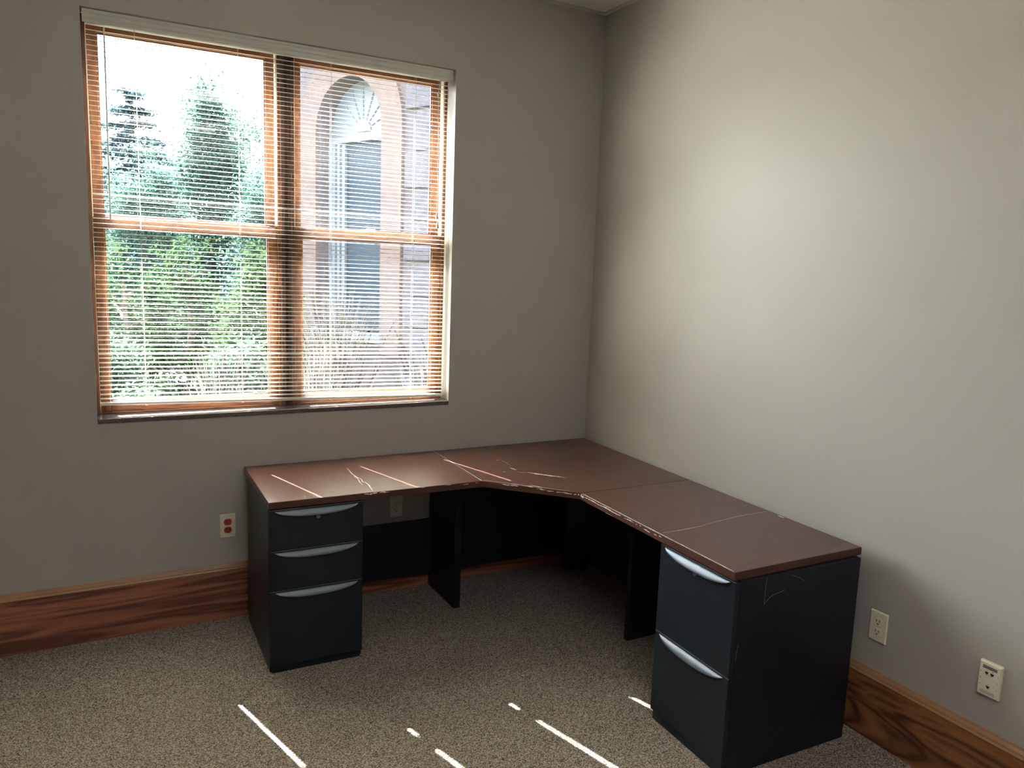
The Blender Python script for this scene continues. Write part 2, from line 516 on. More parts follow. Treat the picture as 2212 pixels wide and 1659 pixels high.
window_unit('window_1', 'wooden double hung window looking out on the trees', WX0 + .0003, MUL0, -2.508, -1.738, -2.461, -1.787)
window_unit('window_2', 'wooden double hung window looking out on the arched facade', MUL1, WX1 - .0003, -1.659, -.897, -1.617, -.953)

# ------------------------------------------------------------------ mini blind
YB = 0.060
blind = thing('window_blind', 'cream horizontal mini blind lowered across both windows', 'blind', (-1.70, YB, 2.667))
BX0, BX1 = -2.507, -0.898
OX, OZ = -1.70, 2.667
vp = [(-.055, .0), (-.0555, -.010), (-.0535, -.014), (-.0555, -.018), (-.0555, -.030), (-.0535, -.034), (-.0555, -.038), (-.053, -.046), (-.049, -.0495), (-.047, -.0495), (-.050, -.044), (-.052, -.036), (-.052, 0)]
MB().extrude(vp, -2.516 - OX, -.8935 - OX, 'x').build('valance', M['valance'], blind)
MB().extrude([(-.028, -.040), (.028, -.040), (.030, -.002), (.026, -.002), (.024, -.036), (-.024, -.036), (-.026, -.002), (-.030, -.002)], BX0 - OX, BX1 - OX, 'x').build('headrail', M['valance'], blind)

LAD = [-2.3262, -1.9138, -1.4962, -1.0735]
def slat_mesh():
    L = (BX1 - BX0) / 2; xm = (BX0 + BX1) / 2
    xs = [-L]
    for x in LAD: xs += [x - xm - .0038, x - xm + .0038]
    xs += [L]
    ys = [-.0125, -.0085, -.0044, 0.0, .0044, .0085, .0125]
    z = lambda y: .0019 * (1 - (y / .0125) ** 2)
    th = .00025
    nx, ny = len(xs), len(ys)
    v = [(x, y, z(y)) for x in xs for y in ys] + [(x, y, z(y) - th) for x in xs for y in ys]
    idx = lambda i, j, s=0: s * nx * ny + i * ny + j
    hole = lambda i, j: (i % 2 == 1) and j in (2, 3)
    cells = {(i, j) for i in range(nx - 1) for j in range(ny - 1) if not hole(i, j)}
    f = []
    for i, j in cells:
        f.append((idx(i, j), idx(i + 1, j), idx(i + 1, j + 1), idx(i, j + 1)))
        f.append((idx(i, j, 1), idx(i, j + 1, 1), idx(i + 1, j + 1, 1), idx(i + 1, j, 1)))
        for (di, dj, a, b) in ((-1, 0, (i, j), (i, j + 1)), (1, 0, (i + 1, j + 1), (i + 1, j)), (0, -1, (i + 1, j), (i, j)), (0, 1, (i, j + 1), (i + 1, j + 1))):
            if (i + di, j + dj) not in cells:
                f.append((idx(*a), idx(*b), idx(*b, 1), idx(*a, 1)))
    m_ = MB(); m_.add(v, f)
    return m_.mesh('slat')
slat_me = slat_mesh()
slat_me.materials.append(M['slat'])
NS = 78
ZT, ZBL, ZBR = 2.6015, 1.074, 1.042
for i in range(NS):
    k = i / (NS - 1)
    zl = ZT + (ZBL - ZT) * k; zr = ZT + (ZBR - ZT) * k
    s = bpy.data.objects.new('slat', slat_me)
    C.objects.link(s); s.parent = blind
    s.location = ((BX0 + BX1) / 2 - OX, 0, (zl + zr) / 2 - OZ + random.uniform(-.0006, .0006))
    tilt = R(7.0) + random.uniform(-.012, .012)
    if i == 33: tilt = R(24)
    if i == 67: tilt = R(17)
    s.rotation_euler = (tilt, math.atan2(zl - zr, BX1 - BX0), 0)
br = MB()
br.extrude([(-.0125, -.005), (-.0105, -.0085), (.0105, -.0085), (.0125, -.005), (.0125, .002), (.009, .0045), (-.009, .0045), (-.0125, .002)], BX0 - .003 - OX, BX1 + .003 - OX, 'x')
bro = br.build('bottom_rail', M['slat'], blind)
bro.location = (0, 0, (ZBL + ZBR) / 2 - .021 - OZ)
bro.rotation_euler = (0, math.atan2(ZBL - ZBR, BX1 - BX0), 0)
for x in LAD:
    k = (x - BX0) / (BX1 - BX0)
    zb = ZBL + (ZBR - ZBL) * k - .030
    m_ = MB()
    m_.tube([(x - OX, -.0138, 2.627 - OZ), (x - OX, -.0138, zb - OZ)], .00048, 6)
    m_.tube([(x - OX, .0138, 2.627 - OZ), (x - OX, .0138, zb - OZ)], .00048, 6)
    m_.tube([(x - OX + .002, 0, 2.627 - OZ), (x - OX + .002, 0, zb - OZ)], .00045, 6)
    m_.build('ladder_cord', M['cord'], blind)
    MB().tube([(x - OX, 0, zb - .0035 - OZ), (x - OX, 0, zb + .001 - OZ)], [.006, .005], 10).build('cord_plug', M['slat'], blind)
wd = MB().tube([(-2.4385 - OX, -.030, 2.612 - OZ), (-2.441 - OX, -.034, 1.86 - OZ), (-2.441 - OX, -.034, 1.842 - OZ)], [.0034, .0034, .0048], 6)
wd.tube([(-2.4385 - OX, -.020, 2.628 - OZ), (-2.4385 - OX, -.026, 2.615 - OZ), (-2.4385 - OX, -.030, 2.608 - OZ)], .0015, 6)
wd.build('tilt_wand', M['wand'], blind)
lc = MB()
lc.tube([(-.953 - OX, -.024, 2.624 - OZ), (-.965 - OX, -.030, 2.545 - OZ), (-.955 - OX, -.032, 2.3 - OZ), (-.958 - OX, -.032, 1.965 - OZ)], .0010, 6)
lc.tube([(-.948 - OX, -.024, 2.624 - OZ), (-.958 - OX, -.030, 2.56 - OZ), (-.962 - OX, -.034, 2.25 - OZ), (-.954 - OX, -.034, 1.92 - OZ)], .0010, 6)
lco = lc.build('lift_cord', M['cord'], blind)
MB().tube([(-.962 - OX, -.030, 2.560 - OZ), (-.963 - OX, -.030, 2.548 - OZ), (-.964 - OX, -.030, 2.535 - OZ)], [.003, .006, .003], 8).build('cord_bead', M['wand'], lco)
for (x, z) in ((-.958, 1.965), (-.954, 1.92)):
    MB().tube([(x - OX, -.033, z + .004 - OZ), (x - OX, -.033, z - .006 - OZ), (x - OX, -.033, z - .026 - OZ), (x - OX, -.033, z - .030 - OZ)], [.002, .0045, .0085, .006], 10).build('tassel', M['valance'], lco, 0, True)

# ------------------------------------------------------------------ L-shaped desk
ZD, TD = 0.737, 0.0285
def strip(mb, pts, wfun, z, h):
    """jagged sliver along a polyline lying on the desk top"""
    P = []
    for a, b in zip(pts[:-1], pts[1:]):
        n = max(2, int((Vector(b) - Vector(a)).length / .006))
        P += [Vector(a).lerp(Vector(b), i / n) for i in range(n)]
    P.append(Vector(pts[-1]))
    l, r_ = [], []
    for i, p in enumerate(P):
        d = (P[min(i + 1, len(P) - 1)] - P[max(i - 1, 0)]).normalized()
        nn = Vector((-d.y, d.x))
        w = wfun(i / max(1, len(P) - 1)) * random.uniform(.35, 1.0)
        l.append(p + nn * w * random.uniform(.6, 1)); r_.append(p - nn * w * random.uniform(.6, 1))
    n = len(P)
    vv = [(p.x, p.y, z + h) for p in l] + [(p.x, p.y, z + h) for p in r_] + [(p.x, p.y, z - .0002) for p in l] + [(p.x, p.y, z - .0002) for p in r_]
    ff = []
    for i in range(n - 1):
        ff += [(i, i + 1, n + i + 1, n + i), (2*n + i, 2*n + i + 1, i + 1, i), (n + i, n + i + 1, 3*n + i + 1, 3*n + i)]
    ff += [(0, n, 3*n, 2*n), (n - 1, 2*n - 1, 4*n - 1, 3*n - 1)]
    mb.add(vv, ff)
    return mb

def scratch(parent, pts, w, label=None, name='scratch', taper=True, h=.00035):  # also draws the painted edge highlights
    ox, oy = parent.location.x, parent.location.y
    mb = MB()
    f_ = (lambda t: w * (.25 + .75 * math.sin(math.pi * min(1, max(0, t))) )) if taper else (lambda t: w)
    strip(mb, [(x - ox, y - oy) for x, y in pts], f_, ZD, h)
    o = mb.build(name, M['chip'], parent)
    if label: o['label'] = label
    return o

def edge_chip(parent, A, B, spans, name='edge_chip', label=None):
    """chips on the vertical front edge from A to B: spans of (s0, s1, zlow, zhigh)"""
    ox, oy = parent.location.x, parent.location.y
    A = Vector(A); B = Vector(B); d = (B - A).normalized(); nn = Vector((d.y, -d.x))
    for s0, s1, zl, zh in spans:
        n = max(3, int((s1 - s0) / .006))
        up, dn = [], []
        for i in range(n + 1):
            t = i / n; s = s0 + (s1 - s0) * t
            e = math.sin(math.pi * t) ** .5 if 0 < t < 1 else 0.12
            p = A + d * s + nn * .0016
            mid = zh - (zh - zl) * (.28 + .14 * math.sin(7 * t + s0 * 60) + random.uniform(-.07, .07))
            hh = (zh - zl) * .36 * e * random.uniform(.2, 1)
            up.append((p.x - ox, p.y - oy, min(mid + hh, ZD - .001))); dn.append((p.x - ox, p.y - oy, max(mid - hh, ZD - TD + .0008)))
        q = [(v[0] - nn.x * .0012, v[1] - nn.y * .0012, v[2]) for v in up + dn]
        m_ = MB(); k = n + 1
        vv = up + dn + q
        ff = [(i, i + 1, k + i + 1, k + i) for i in range(n)]
        ff += [(2*k + i, 2*k + i + 1, i + 1, i) for i in range(n)] + [(k + i, k + i + 1, 3*k + i + 1, 3*k + i) for i in range(n)]
        m_.add(vv, ff)
        o = m_.build(name, M['chip'], parent)
        if label: o['label'] = label

def desk_section(label, poly, exposed):
    """poly counter-clockwise; exposed = indices of edges carrying an edge band"""
    cx_ = sum(p[0] for p in poly) / len(poly); cy_ = sum(p[1] for p in poly) / len(poly)
    t = thing('desk_section', label, 'desk', (cx_, cy_, 0))
    P = [(x - cx_, y - cy_) for x, y in poly]
    MB().prism(P, ZD - TD, ZD).build('top_panel', M['lam'], t, .0012)
    n = len(P)
    for i in exposed:
        a = Vector(P[i]); b = Vector(P[(i + 1) % n]); d = (b - a).normalized(); nn = Vector((d.y, -d.x))
        q = [a - d * .0003, b + d * .0003, b + d * .0003 + nn * .0012, a - d * .0003 + nn * .0012]
        q = [(p.x, p.y) for p in (q[0], q[3], q[2], q[1])]
        MB().prism(q, ZD - TD + .0004, ZD - .0014).build('edge_band', M['band'], t, .0004)
    return t

# measured plan of the worktops
L0, L1, L2, L3 = (-1.9255, -.0245), (-1.9300, -.6265), (-.9862, -.6450), (-.9705, -.0300)
K0, K1, K2, K3, K4 = (-.9690, -.0300), (-.9847, -.6450), (-.6690, -.9715), (-.0505, -.9760), (-.0265, -.0245)
R0, R1, R2, R3 = (-.0520, -.9792), (-.6692, -.9750), (-.6940, -1.9350), (-.0752, -1.9395)
dl = desk_section('cherry laminate desk run with scratched top below the window', [L0, L1, L2, L3], (0, 1))
dc = desk_section('cherry laminate corner desk piece with angled front edge', [K0, K1, K2, K3, K4], (1,))
dr = desk_section('cherry laminate desk run along the right wall', [R0, R1, R2, R3], (1, 2))

def local(parent, lo, hi):
    l = parent.location
    return (lo[0] - l.x, lo[1] - l.y, lo[2]), (hi[0] - l.x, hi[1] - l.y, hi[2])
ZU = ZD - TD - .0005
box('modesty_panel', *local(dl, (-1.538, -.075, .088), (-.990, -.055, .383)), M['black'], dl, .0015)
box('leg_panel', *local(dc, (-.9866, -.361, 0), (-.9505, -.030, ZU)), M['black'], dc, .002)
box('leg_panel', *local(dc, (-.387, -1.0035, 0), (-.056, -.9780, ZU)), M['black'], dc, .002)
box('modesty_panel', *local(dc, (-.9503, -.085, .088), (-.160, -.065, ZU)), M['black'], dc, .0015)
box('modesty_panel', *local(dc, (-.100, -.9778, .075), (-.080, -.190, ZU)), M['black'], dc, .0015)
pc = dc.location
MB().prism([(x - pc.x, y - pc.y) for x, y in ((-.186, -.115), (-.186, -.150), (-.082, -.2), (-.060, -.2), (-.060, -.060), (-.160, -.060))], 0, ZU).build('corner_post', M['black'], dc, .0015)
tag(box('hinge_plate', *local(dc, (-.9492, -.352, .585), (-.9488, -.340, .612)), M['steel'], dc), 'small bright metal clip')
box('modesty_panel', *local(dr, (-.125, -1.540, .088), (-.105, -1.008, .383)), M['black'], dr, .0015)

# scratches and chips that show the pale core, plus painted edge highlights
scratch(dl, [(-1.49, -.206), (-1.498, -.316), (-1.495, -.384), (-1.506, -.464), (-1.509, -.513)], .0042, 'long pale scratch')
scratch(dl, [(-1.495, -.375), (-1.486, -.42), (-1.494, -.469), (-1.484, -.479), (-1.484, -.522), (-1.496, -.618)], .0042, 'forked pale scratch')
scratch(dl, [(-1.499, -.352), (-1.494, -.405)], .008, 'pale chipped patch', 'chip')
scratch(dl, [(-1.509, -.0305), (-1.470, -.0325)], .0035, None, 'chip')
scratch(dl, [(-1.415, -.0305), (-1.392, -.031)], .0025, None, 'chip')
scratch(dl, [(-.9735, -.034), (-.9878, -.640)], .0013, 'pale worn line along the joint', 'joint_wear', False)
edge_chip(dl, L1, L2, [(.390, .450, .722, .7355), (.455, .500, .725, .7355), (.640, .668, .7335, .7355), (.76, .79, .733, .7355), (.845, .875, .727, .731), (.905, .925, .728, .733)])
scratch(dc, [(-.749, -.321), (-.734, -.325)], .008, None, 'chip')
scratch(dc, [(-.732, -.331), (-.726, -.373), (-.735, -.454)], .0013, 'thin pale scratch')
scratch(dc, [(-.757, -.478), (-.751, -.50), (-.749, -.533)], .0085, 'pale chipped patch', 'chip')
scratch(dc, [(-.822, -.535), (-.812, -.54)], .006, None, 'chip')
scratch(dc, [(-.718, -.585), (-.686, -.629), (-.644, -.679), (-.616, -.708), (-.596, -.736)], .0105, 'long pale gouge', 'gouge')
scratch(dc, [(-.756, -.564), (-.731, -.59)], .0012, None)
scratch(dc, [(-.955, -.0345), (-.90, -.0345)], .004, None, 'chip')
scratch(dc, [(-.866, -.033), (-.850, -.033)], .003, None, 'chip')
scratch(dc, [(-.812, -.781), (-.797, -.812), (-.785, -.842)], .005, 'pale chipped edge patch', 'chip')
edge_chip(dc, K1, K2, [(.09, .17, .7265, .7355), (.255, .30, .725, .7350), (.30, .335, .723, .731), (.345, .42, .7225, .731), (.425, .438, .720, .730), (.443, .452, .716, .7335)])
scratch(dc, [(-.9735, -.636), (-.86, -.760), (-.70, -.9275)], .0014, None, 'edge_highlight', False)  # pale strip painting a highlight on the angled front edge
scratch(dr, [(-.664, -1.529), (-.579, -1.533), (-.472, -1.526)], .0018, 'faint dotted scratch', 'scratch')
scratch(dr, [(-.472, -1.526), (-.402, -1.512), (-.244, -1.49), (-.084, -1.487)], .0010, 'faint thin scratch', 'scratch')
scratch(dr, [(-.0785, -1.545), (-.0795, -1.580)], .005, 'pale chip at the back edge', 'chip')
edge_chip(dr, R1, R2, [(.004, .014, .711, .7345), (.014, .03, .711, .732), (.03, .17, .7225, .7315), (.15, .31, .7225, .7315), (.20, .25, .7088, .7112), (.33, .40, .7245, .731), (.41, .42, .724, .729), (.435, .445, .725, .731), (.46, .505, .719, .7265), (.525, .545, .722, .727), (.555, .575, .724, .730)])
scratch(dr, [(-.6668, -.985), (-.678, -1.40), (-.6915, -1.926)], .0022, 'painted highlight along the front edge', 'edge_highlight', False)  # pale strip standing in for the rounded edge's specular highlight

# ------------------------------------------------------------------ pedestals
def pull_mesh(hw=.1725, drop=.0275, out=.014):
    nu, nv = 28, 9
    v, f = [], []
    for i in range(nu + 1):
        u = -1 + 2 * i / nu
        k = max(0.0, 1 - abs(u) ** 2.4) ** .68
        for j in range(nv + 1):
            w = j / nv
            z = -drop * k * min(1.0, w * nv / (nv - 1))
            y = -.002 - out * k ** .8 * math.sin(math.pi * .5 * min(1.0, w * nv / (nv - 1))) ** .9
            if j == nv: y = -.0005
            v.append((u * hw, y, z))
    for i in range(nu):
        for j in range(nv):
            a = i * (nv + 1) + j
            f.append((a, a + nv + 1, a + nv + 2, a + 1))
    n0 = len(v)
    for i in range(nu + 1):
        u = -1 + 2 * i / nu
        v.append((u * hw, .0005, 0.0))
    for i in range(nu):
        f.append((i * (nv + 1), n0 + i, n0 + i + 1, (i + 1) * (nv + 1)))
    m_ = MB(); m_.add(v, f)
    me = m_.mesh('pull', 0, True)
    me.materials.append(M['handle'])
    return me
pull_me = pull_mesh()

def pedestal(label, loc, rz, w, depth, splits, toe, lock_dx, group):
    t = thing('file_pedestal', label, 'pedestal', loc, rz, group)
    h = w / 2
    b = MB(); b.box((-h, .0005, .0), (h, depth, ZU - .001))
    b.build('body', M['black'], t, .0018)
    for k, (z1, z0) in enumerate(splits):
        d = box('drawer', (-h + .001, -.020, z0), (h - .001, -.0003, z1), M['drawer'], t, .0016)
        p = bpy.data.objects.new('pull', pull_me); C.objects.link(p); p.parent = d
        p.location = (0, -.0198, z1 - .006)
        p['label'] = 'satin silver bow shaped pull'
        box('bevel_highlight', (-h + .0015, -.0203, z1 - .0010), (h - .0015, -.0170, z1 + .0006), M['edge'], d)  # lighter grey strip painting the highlight of the drawer's top bevel
        if k == 0:
            lk = MB().tube([(lock_dx, -.0195, z1 - .043), (lock_dx, -.0235, z1 - .043)], [.0095, .0085], 18).build('lock', M['edge'], d, 0)
    box('toe_base', (-h + .008, -.012, .0), (h - .008, -.0003, toe - .002), M['black'], t, .001)
    return t
pl_ = pedestal('black three drawer pedestal under the window end of the desk', (-1.7365, -.6130, 0), R(-.7), .388, .53,
               [(.7030, .5310), (.5285, .3605), (.3580, .0300)], .030, .003, 'desk pedestals')
pr_ = pedestal('black two drawer file pedestal at the right end of the desk', (-.6685, -1.7455, 0), R(-90 - 1.5), .399, .575,
               [(.7030, .3655), (.3630, .0400)], .040, -.002, 'desk pedestals')
# scuffs on the end of the right pedestal (its +X side faces the viewer)
def side_scuff(pts):
    m_ = MB(); m_.tube([(.1998, d_, z_) for d_, z_ in pts], .0007, 5)
    o = m_.build('scuff', M['scuff'], pr_); o['label'] = 'thin grey scuff line'
side_scuff([(.115, .700), (.112, .665), (.112, .609), (.135, .628), (.150, .635), (.202, .644)])
side_scuff([(.228, .694), (.272, .677), (.298, .660)])
side_scuff([(.012, .485), (.005, .455), (.0035, .425)])

# ------------------------------------------------------------------ outlets and data plate
def rrect(w, h, r, n=5):
    pts = []
    for cx_, cy_, a0 in ((w - r, h - r, 0), (-w + r, h - r, 90), (-w + r, -h + r, 180), (w - r, -h + r, 270)):
        for i in range(n + 1):
            a = R(a0 + 90 * i / n); pts.append((cx_ + r * math.cos(a), cy_ + r * math.sin(a)))
    return pts

def outlet(label, loc, rz, face_mat):
    """local frame: plate lies in the XZ plane, faces -Y"""
    t = thing('power_outlet', label, 'outlet', loc, rz, 'wall outlets')
    m_ = MB(); o1 = rrect(.035, .0575, .003); o2 = rrect(.0325, .055, .003); n = len(o1)
    vv = [(x, 0, z) for x, z in o1] + [(x, -.003, z) for x, z in o1] + [(x, -.0062, z) for x, z in o2]
    ff = [(i, (i + 1) % n, n + (i + 1) % n, n + i) for i in range(n)] + [(n + i, n + (i + 1) % n, 2*n + (i + 1) % n, 2*n + i) for i in range(n)]
    ff.append(tuple(2*n + i for i in range(n))); ff.append(tuple(range(n - 1, -1, -1)))
    m_.add(vv, ff).build('plate', M['ivory'], t)
    for s in (1, -1):
        zc = s * .0195
        pts = []
        for i in range(32):
            a = 2 * math.pi * i / 32
            x = .0172 * math.cos(a); z = .0172 * math.sin(a)
            pts.append((x, max(-.0143, min(.0143, z)) + zc))
        r_ = MB().extrude(pts, -.0060, -.0082, 'y').build('receptacle', face_mat, t)
        for dx, hh in ((-.0064, .0046), (.0064, .0038)):
            box('slot', (dx - .0012, -.0086, zc + .0035 - hh), (dx + .0012, -.0080, zc + .0035 + hh), M['dark'], r_)
        MB().extrude([(.0027 * math.cos(k * math.pi / 6), zc - .0082 + .0027 * math.sin(k * math.pi / 6)) for k in range(12)], -.0080, -.0086, 'y').build('ground_hole', M['dark'], r_)
    MB().extrude([(.0026 * math.cos(k * math.pi / 6), .0026 * math.sin(k * math.pi / 6)) for k in range(12)], -.0060, -.0072, 'y').build('screw', M['steel'], t)
    return t
outlet('ivory wall outlet with red receptacles beside the three drawer pedestal', (-2.0015, 0, .4525), 0, M['red'])
outlet('wall outlet in the shade under the desk', (-1.1655, 0, .4490), 0, M['ivory'])
outlet('ivory wall outlet on the right wall beside the file pedestal', (0, -1.9915, .4365), R(-90), M['ivory'])

jt = thing('data_plate', 'ivory data plate with three jacks on the right wall', 'data plate', (0, -2.4015, .4370), R(-90))
m_ = MB(); o1 = rrect(.0355, .0585, .003); o2 = rrect(.0315, .0535, .002); n = len(o1)
vv = [(x, 0, z) for x, z in o1] + [(x, -.009, z) for x, z in o1] + [(x, -.0135, z) for x, z in o2]
ff = [(i, (i + 1) % n, n + (i + 1) % n, n + i) for i in range(n)] + [(n + i, n + (i + 1) % n, 2*n + (i + 1) % n, 2*n + i) for i in range(n)]
ff.append(tuple(2*n + i for i in range(n))); ff.append(tuple(range(n - 1, -1, -1)))
m_.add(vv, ff).build('plate', M['ivory'], jt)
def on_plate(name, x0, x1, z0, z1, m, d=.0141):
    return box(name, (x0, -d, z0), (x1, -.0134, z1), m, jt)
on_plate('label_window', -.0225, .0225, .0355, .0455, M['greylabel'])
on_plate('label_window', -.0225, .0225, -.0490, -.0385, M['whitelabel'])
for z0, z1 in ((.006, .033), (-.0085, .0055), (-.0365, -.009)):
    on_plate('insert', -.0235, .0235, z0, z1, M['ivory'], .0139)
for x, z in ((-.0085, .0215), (.0085, .0215), (0, -.0245)):
    j = MB().extrude([(x - .0062, z - .0045), (x + .0062, z - .0045), (x + .0062, z + .0055), (x - .0062, z + .0055)], -.0138, -.0146, 'y').build('jack', M['ivory'], jt)
    MB().extrude([(x - .0026, z - .0042), (x + .0026, z - .0042), (x + .0026, z - .0015), (x + .0052, z - .0005), (x + .0052, z + .0045), (x - .0052, z + .0045), (x - .0052, z - .0005), (x - .0026, z - .0015)], -.0144, -.0149, 'y').build('port', M['dark'], j)
    box('latch_tick', (x - .0025, -.0143, z + .0085), (x + .0025, -.0138, z + .0095), M['dark'], jt)
for x in (-.0270, .0270):
    for z in (.022, .0, -.022):
        MB().extrude([(x + .0013 * math.cos(k * math.pi / 4), z + .0013 * math.sin(k * math.pi / 4)) for k in range(8)], -.0132, -.0138, 'y').build('pin_hole', M['dark'], jt)

# ------------------------------------------------------------------ outdoors
ZG = -0.25
tag(box('ground', (-40, .62, ZG - .3), (40, 70, ZG), M['lawn']), 'lawn and planting bed outside', kind='structure')

def leaf_mesh(name, centers, size, rnd, aspect=.55, flat=0.0):
    """little folded leaves (two triangles each) at the given points"""
    n = len(centers)
    a = rng.normal(size=(n, 3)); a[:, 2] *= (1 - flat); a /= np.linalg.norm(a, axis=1)[:, None]
    b = rng.normal(size=(n, 3)); b -= (b * a).sum(1)[:, None] * a; b /= np.linalg.norm(b, axis=1)[:, None]
    s = size * rng.uniform(1 - rnd, 1 + rnd, size=(n, 1))
    nn = np.cross(a, b)
    p0 = centers - a * s * .5; p2 = centers + a * s * .5
    p1 = centers + b * s * .5 * aspect + nn * s * .12; p3 = centers - b * s * .5 * aspect + nn * s * .12
    v = np.stack([p0, p1, p2, p3], 1).reshape(-1, 3)
    k = np.arange(n)[:, None] * 4
    f = np.concatenate([k + np.array([[0, 1, 2]]), k + np.array([[0, 2, 3]])], 1).reshape(-1, 3)
    me = bpy.data.meshes.new(name)
    me.vertices.add(len(v)); me.vertices.foreach_set('co', v.ravel().astype(np.float32))
    me.loops.add(f.size); me.loops.foreach_set('vertex_index', f.ravel().astype(np.int32))
    me.polygons.add(len(f)); me.polygons.foreach_set('loop_start', np.arange(0, f.size, 3, dtype=np.int32))
    me.polygons.foreach_set('loop_total', np.full(len(f), 3, dtype=np.int32))
    me.update(); me.validate()
    return me

def clumped(n, nc, center, rad, spread, top_taper=0.0):
    """leaf positions gathered in clumps inside an ellipsoid"""
    u = rng.normal(size=(nc, 3)); u /= np.linalg.norm(u, axis=1)[:, None]
    rr = rng.uniform(.35, 1, size=(nc, 1)) ** .6
    c = u * rr
    if top_taper: c[:, :2] *= (1 - top_taper * np.clip(c[:, 2:3] * .5 + .5, 0, 1))
    c = c * np.array(rad)
    w = rng.integers(0, nc, size=n)
    return c[w] + rng.normal(size=(n, 3)) * spread + np.array(center)

def broad_tree(name, label, loc, height, rad, nleaf, nc, lm, size, spread, group=None, taper=.3, crown_lo=.25):
    t = thing(name, label, 'tree' if height > 2.6 else 'shrub', loc, 0, group)
    tr = MB()
    tr.tube([(0, 0, 0), (.03, .02, height * .45), (0, 0, height * .86)], [.035 * height ** .8, .022 * height ** .8, .006], 8)
    for i in range(9):
        a = i * 2.4; z0 = height * (.28 + .055 * i); ln = rad[0] * (.95 - .05 * i)
        tr.tube([(0, 0, z0), (math.cos(a) * ln * .5, math.sin(a) * ln * .5, z0 + ln * .28), (math.cos(a) * ln, math.sin(a) * ln, z0 + ln * .42)], [.02, .012, .004], 5)
    tr.build('trunk', M['bark'], t)
    zc = height * (crown_lo + 1) / 2
    pts = clumped(nleaf, nc, (0, 0, zc), (rad[0], rad[1], height * (1 - crown_lo) / 2), spread, taper)
    link('foliage', leaf_mesh('foliage', pts, size, .4), lm, t)
    return t

def conifer(name, label, loc, height, rad, nleaf, lm, size, group=None):
    t = thing(name, label, 'tree', loc, 0, group)
    MB().tube([(0, 0, 0), (0, 0, height * .97)], [.12, .01], 8).build('trunk', M['bark'], t)
    lay = 17
    P = []
    br_ = MB()
    for i in range(lay):
        k = i / lay; z = height * (.10 + .88 * k); rr = rad * (1 - k) ** .85 + .08
        nb = max(4, int(11 * (1 - k)) + 3)
        for j in range(nb):
            a = 2 * math.pi * j / nb + i * .8 + random.uniform(-.15, .15)
            L = rr * random.uniform(.75, 1.12)
            end = Vector((math.cos(a) * L, math.sin(a) * L, -.16 * L + random.uniform(-.05, .12)))
            br_.tube([(0, 0, z), tuple(Vector((0, 0, z)) + end)], [.018, .004], 4)
            m = max(6, int(nleaf * L / (lay * rad * 5)))
            s = rng.uniform(.12, 1.05, size=(m, 1))
            side = np.array([[-math.sin(a), math.cos(a), 0]])
            P.append(np.array([[0, 0, z]]) + s * np.array([end[:]]) + side * rng.normal(size=(m, 1)) * .10 * L * s + rng.normal(size=(m, 3)) * .045)
    br_.build('branch', M['bark'], t)
    link('foliage', leaf_mesh('foliage', np.concatenate(P), size, .4, .35, .3), lm, t)
    return t

conifer('conifer', 'dark blue green conifer at the left of the window view', (-1.72, 14.2, ZG), 5.55, 1.95, 60000, M['leaf_dark'], .11)
broad_tree('tall_tree', 'tall loose leafed tree rising behind the other trees', (-.62, 11.4, ZG), 5.15, (1.05, 1.0), 28000, 200, M['leaf_mid'], .068, .14, taper=.72, crown_lo=.12)
broad_tree('leafy_tree', 'rounded green tree beside the conifer', (-1.82, 9.5, ZG), 3.55, (.78, .74), 26000, 150, M['leaf_mid'], .052, .11, taper=.35, crown_lo=.05)
broad_tree('leafy_tree', 'rounded green tree nearest the facade', (-.10, 9.1, ZG), 3.50, (.66, .66), 24000, 130, M['leaf_mid'], .052, .11, taper=.35, crown_lo=.05)
broad_tree('slender_tree', 'slender sparse tree against the sky near the facade', (.95, 17.4, ZG), 6.2, (.9, .8), 3600, 90, M['leaf_mid'], .09, .14, taper=.4, crown_lo=.3)
broad_tree('slender_tree', 'sparse pale tree in front of the conifer', (-2.45, 11.35, ZG), 3.8, (.40, .36), 2600, 60, M['leaf_mid'], .08, .13, taper=.3, crown_lo=.15)
for (x, y, h, r_, lm, lab) in ((-2.25, 5.45, 2.10, .62, 'leaf_light', 'yellow green shrub at the left edge of the window'),
                               (-1.45, 7.15, 2.30, .66, 'leaf_light', 'yellow green shrub in the middle of the hedge'),
                               (-.85, 5.45, 2.10, .60, 'leaf_light', 'yellow green shrub at the right of the hedge'),
                               (-2.45, 3.85, 1.25, .44, 'leaf_low', 'low grey green shrub in front of the hedge at the left'),
                               (-1.30, 3.95, 1.20, .44, 'leaf_low', 'low grey green shrub beside the dry grass'),
                               (-2.30, 2.45, 1.00, .42, 'leaf_low', 'small grey green shrub closest to the window')):
    broad_tree('shrub', lab, (x, y, ZG), h, (r_, r_), 7500, 90, M[lm], .05 if h > 2 else .04, .07, 'shrubs in the planting bed', .15, .02)
for k, (x, y) in enumerate(((-3.2, 23), (2.1, 23), (-.6, 29), (4.8, 29))):
    broad_tree('background_tree', ('broad tree far behind the conifer', 'broad tree far behind the slender tree', 'broad tree farthest off behind the tall tree', 'broad tree farthest off behind the facade')[k],
               (x, y, ZG), 4.4 if y < 25 else 5.2, (1.7, 1.3), 8000, 120, M['leaf_dark'], .16, .2, 'trees in the far background', .3, .02)

